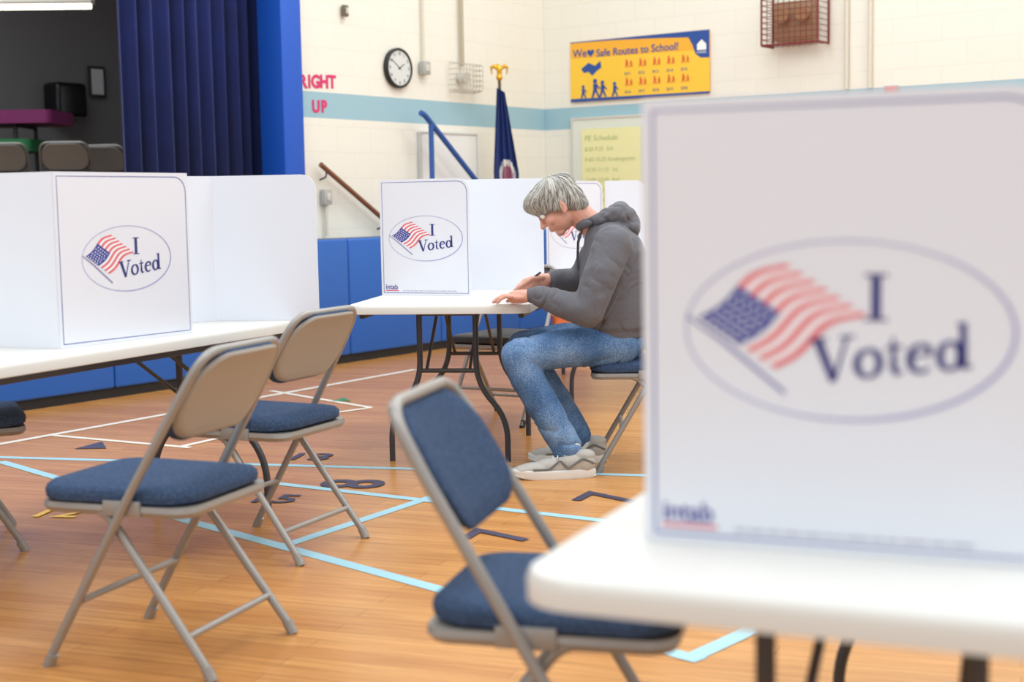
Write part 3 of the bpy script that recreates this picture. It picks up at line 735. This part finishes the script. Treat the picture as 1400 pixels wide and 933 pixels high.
# hair
bm=bmesh.new()
hball(bm,-.020,0,.046,(.112,.090,.083)); hball(bm,-.060,0,-.005,(.064,.083,.084)); hball(bm,-.076,0,-.050,(.042,.064,.046))
hball(bm,.045,0,.078,(.066,.068,.044)); hball(bm,.082,0,.066,(.024,.050,.026))
for s in (-1,1): hball(bm,-.010,s*.068,.018,(.050,.022,.042))
me=remesh(bm,.004,18)
hair=obj_from(me,'hair',HAIR,man)
bvh=BVHTree.FromPolygons([v.co.copy() for v in me.vertices],[tuple(p.vertices) for p in me.polygons])
bm=bmesh.new(); rnd=random.Random(8); c0=hp_(-.02,0,.015)
AX=Vector((-.30,.18,1)).normalized(); AF=(Vector((1,0,0))-AX*AX.x).normalized(); AL=AX.cross(AF)
for i in range(3800):
    phi=rnd.uniform(-math.pi,math.pi); front=math.cos(phi)
    lock=noise.noise(Vector((math.cos(phi)*4.2,math.sin(phi)*4.2,7)))
    tmax=(rd(102) if front>.4 else (rd(108) if front>-.2 else rd(127)))+rd(22)*lock+rd(rnd.uniform(-12,8))
    t0=rnd.uniform(.03,.80)*tmax; t1=min(tmax,t0+rnd.uniform(.5,1.1)); lift=rnd.uniform(.0002,.0050)+max(0,.010*lock); pp=[]
    dphi=rnd.uniform(-.09,.09)-.30*math.sin(phi)+.35*lock
    for j in range(8):
        q=j/7; t=t0+(t1-t0)*q; ph=phi+dphi*q
        d=AX*math.cos(t)+(AF*math.cos(ph)+AL*math.sin(ph))*math.sin(t)
        d=HM@d
        h=bvh.ray_cast(c0+d*.25,-d,.25)
        if h[0] is None or (h[0]-c0).length<.055: break
        pp.append(h[0]+d*(lift*(.3+q*q)-.0004))
    if len(pp)<4: continue
    nn=len(pp); rads=[.0016*(1-abs(2*k/(nn-1)-.9)**3*.75) if k<nn-1 else .0003 for k in range(nn)]
    tube(bm,pp,.001,4,rads=[max(.0003,r) for r in rads],mi=rnd.choice((0,0,1,2)))
finish(bm,'hair_strands',[mat('silver_hair',(178,176,169),.5),mat('light_silver_hair',(214,212,205),.5),mat('mid_grey_hair',(118,115,108),.55)],man)
# cloth folds helper
def pparam(p,pl):
    best=(9,0); acc=0
    for a,b in zip(pl,pl[1:]):
        d=b-a; L=d.length; t=max(0,min(1,(p-a).dot(d)/(L*L))); q=(p-(a+d*t)).length
        if q<best[0]: best=(q,acc+t*L)
        acc+=L
    return best
def ssin(x):
    v=math.sin(x); return (1-abs(v))**1.6
def nz(v): return noise.noise(v)
armN=[B(.440,6.12,.99),B(.385,6.055,.87),B(.325,6.03,.715),B(.22,6.07,.745),B(.125,6.115,.778)]
armF=[B(.440,6.48,.99),B(.38,6.56,.90),B(.325,6.60,.80),B(.25,6.56,.815),B(.20,6.53,.827)]
bm=bmesh.new()
rings=[]
for (z,cx,a,b) in ((.578,.455,.130,.172),(.584,.455,.136,.180),(.618,.455,.138,.184),(.625,.452,.152,.198),(.68,.450,.156,.203),(.78,.452,.151,.202),(.88,.460,.150,.205),(.96,.462,.142,.205),(1.02,.450,.122,.185),(1.07,.430,.095,.135),(1.11,.415,.065,.085)):
    rings.append([B(cx+a*math.copysign(abs(math.cos(t))**.9,math.cos(t)),6.3+b*math.copysign(abs(math.sin(t))**.85,math.sin(t)),z) for t in [2*math.pi*i/40 for i in range(40)]])
loft(bm,rings)
limb(bm,armN,[.086,.080,.071,.061,.047],22)
limb(bm,armF,[.086,.077,.066,.056,.046],22)
me=remesh(bm,.0055,12)
def crease(p,t,fr,seed):
    wp=2.0*nz(p*5+Vector((seed,0,0)))+1.2*nz(p*13+Vector((0,seed,0)))
    m=max(0,min(1,.42+1.9*nz(p*6+Vector((0,0,seed)))))
    return m*(-.0100*ssin(t*fr+wp*2.6)+.0012)
def hood_d(co,n):
    v=0
    for pl,sd in ((armN,3),(armF,9)):
        q,t=pparam(co,pl)
        if q<.115:
            el=min(1,math.exp(-((t-.31)/.09)**2)+.5*math.exp(-((t-.49)/.05)**2)+.5*math.exp(-((t-.02)/.07)**2)+.28)
            return el*crease(co,t+co.y*.6-co.x*.5,30,sd)+.0055*nz(co*8)+.003*nz(co*19)
    low=math.exp(-((co.z-.68)/.08)**2)
    v=(.45+.6*low)*crease(co,co.z-co.x*.9+co.y*.3,26,5)+.010*nz(Vector((co.x*4+co.z*2,co.y*4,co.z*5)))+.0035*nz(co*17)
    if co.z<.622: v*=.25
    return v
displace(me,hood_d); obj_from(me,'hoodie',HOOD,man)
bm=bmesh.new(); limb(bm,[B(.135,6.112,.778),B(.093,6.128,.779)],[.040,.035],24)
me=remesh(bm,.004,3); obj_from(me,'cuff',HOOD,man)
bm=bmesh.new(); limb(bm,[B(.215,6.538,.826),B(.185,6.52,.826)],[.039,.034],24)
me=remesh(bm,.004,3); obj_from(me,'cuff',HOOD,man)
# hood lying behind the neck
bm=bmesh.new()
ring=[];rads=[]
for i in range(17):
    a=rd(-155+310*i/16); c=math.cos(a); ring.append(B(.398+.096*c,6.3+.104*math.sin(a),1.105+.036*c)); rads.append(.022+.016*max(0,c+.3)/1.3)
limb(bm,ring,rads,14)
ball(bm,B(.490,6.3,1.112),(.070,.106,.050)); ball(bm,B(.532,6.3,1.065),(.044,.092,.066)); ball(bm,B(.44,6.3,1.055),(.10,.13,.05))
me=remesh(bm,.0055,6); displace(me,lambda co,n:.008*nz(co*14)+1.25*crease(co,co.z+co.x*.5,42,2)); obj_from(me,'hood',HOOD,man)
for sy in (-1,1):
    bm=bmesh.new(); tube(bm,[B(.315,6.3+sy*.04,1.05),B(.300,6.3+sy*.05,1.0),B(.297,6.3+sy*.05,.93),B(.298,6.3+sy*.045,.88)],.0035,8); finish(bm,'drawstring',mat('dark_grey_cord',(78,78,82),.8),man)
# jeans
legN=[B(.47,6.205,.548),B(.25,6.15,.548),B(.025,6.095,.518),B(.055,6.085,.44),B(.150,6.07,.27),B(.230,6.06,.12)]
legF=[B(.47,6.395,.548),B(.25,6.38,.552),B(.050,6.36,.530),B(.085,6.36,.45),B(.20,6.37,.28),B(.285,6.38,.125)]
bm=bmesh.new()
ball(bm,B(.47,6.3,.556),(.133,.178,.088))
for pl in (legN,legF): limb(bm,pl,[.090,.086,.077,.074,.070,.067],22)
me=remesh(bm,.0055,6)
def jd(co,n):
    q1,t1=pparam(co,legN); q2,t2=pparam(co,legF); t,sd=(t1,1) if q1<q2 else (t2,7)
    kn=min(1,math.exp(-((t-.49)/.10)**2)+.85*math.exp(-((t-.87)/.07)**2)+.8*math.exp(-((t-.06)/.10)**2)+.36)
    return kn*1.15*crease(co,t+co.z*.4+co.y*.3,36,sd)+.003*nz(co*12)+.001*nz(co*40)
displace(me,jd); obj_from(me,'jeans',JEAN,man)
for a_ in ((.243,6.055),(.300,6.38)):
    bm=bmesh.new(); limb(bm,[B(a_[0],a_[1],.14),B(a_[0]+.01,a_[1],.07)],[.042,.044]); finish(bm,'sock',mat('white_sock',(225,222,215),.9),man)
SHO=mat('light_grey_sneaker',(182,179,172),.8,var=.05,vs=30); SOL=mat('white_rubber_sole',(226,224,218),.6); SHD=mat('sneaker_dark_trim',(116,114,110),.8)
def shoe(x,y,rz):
    up=bmesh.new()
    ball(up,(-.0,0,.060),(.048,.038,.050)); ball(up,(-.045,0,.060),(.06,.041,.046)); ball(up,(-.11,0,.048),(.075,.043,.038)); ball(up,(-.175,0,.040),(.072,.045,.028)); ball(up,(-.215,0,.036),(.045,.040,.023)); ball(up,(.005,0,.092),(.042,.034,.026))
    me=remesh(up,.004,4)
    for v in me.vertices: v.co.z=max(v.co.z,.018)
    s=obj_from(me,'shoe',SHO,man,True,(x-OX,y-OY,0),rz); s.scale=(1.15,1.06,1.04)
    so=bmesh.new(); N=40; ol=[]
    for i in range(N):
        a=2*math.pi*i/N; xx=-.108+.158*math.cos(a); wv=.046+.008*math.cos((xx+.18)*12); ol.append((xx,wv*math.copysign(abs(math.sin(a))**.7,math.sin(a))))
    def rg(z,sc): return [((px+.108)*sc-.108,py*sc,z+(.012*max(0,(-px-.18)/.08)**2 if z<.03 else .006*max(0,(-px-.18)/.08)**2)) for px,py in ol]
    loft(so,[rg(0,.95),rg(.006,1.0),rg(.018,.985),rg(.022,1.0),rg(.034,.98),rg(.037,.92)])
    finish(so,'sole',SOL,s)
    la=bmesh.new()
    pts=[]
    for i in range(6):
        xx=-.070-.020*i; zz=.104-.0075*i; pts+=[(xx,-.026,zz-.012),(xx-.004,0,zz),(xx-.008,.026,zz-.012)] if i%2==0 else [(xx,.026,zz-.012),(xx-.004,0,zz),(xx-.008,-.026,zz-.012)]
    tube(la,pts,.003,6)
    finish(la,'laces',SOL,s)
    for sy in (-1,1):
        tr=bmesh.new()
        tube(tr,fillet([(.04,sy*.026,.06),(-.005,sy*.041,.085),(-.06,sy*.045,.045),(-.09,sy*.043,.080),(-.13,sy*.046,.043),(-.19,sy*.045,.043)],.01,3),.0045,6)
        finish(tr,'trim',SHD,s)
shoe(.296,6.03,rd(4)); shoe(.368,6.38,rd(-4))
bm=bmesh.new(); cyl(bm,pt0+pd*.012,pt1,.0046,10); cyl(bm,pt0,pt0+pd*.012,.001,10,r2=.004)
pen=finish(bm,'pen',mat('dark_pen',(44,44,54),.4),None,True,(OX,OY,0)); tag(pen,'dark slim pen held in the man\'s hand','pen')

# ---------------------------------------------------------------- lights
w=bpy.data.worlds.new('world'); S.world=w; w.use_nodes=True
w.node_tree.nodes['Background'].inputs['Color'].default_value=(.93,.97,1.0,1); w.node_tree.nodes['Background'].inputs['Strength'].default_value=.95
def area(x,y,z,sx,sy,p,rot=(0,0,0),col=(.97,.985,1.0)):
    l=bpy.data.lights.new('area_light','AREA'); l.shape='RECTANGLE'; l.size=sx; l.size_y=sy; l.energy=p; l.color=col
    o=bpy.data.objects.new('area_light',l); COL.objects.link(o); o.location=(x,y,z); o.rotation_euler=rot
for x in (-3,1,4.5):
    for y in (1.5,6.0,10.0): area(x,y,5.5,1.6,1.6,82)
area(*LWp(2.0,3.0,4.1),3,2,85)  # added fill lamp, lifts the dark stage interior

# ---------------------------------------------------------------- camera
cam=bpy.data.objects.new("camera",bpy.data.cameras.new("camera")); COL.objects.link(cam); S.camera=cam
cam.data.lens=50; cam.data.sensor_width=36; cam.location=(0,0,1.175)
cam.rotation_euler=(Matrix.Rotation(rd(90-5.52),4,'X')@Matrix.Rotation(rd(-1.0),4,'Z')).to_euler()
cam.data.dof.use_dof=True; cam.data.dof.focus_distance=6.15; cam.data.dof.aperture_fstop=2.6
cam.data.clip_start=.05
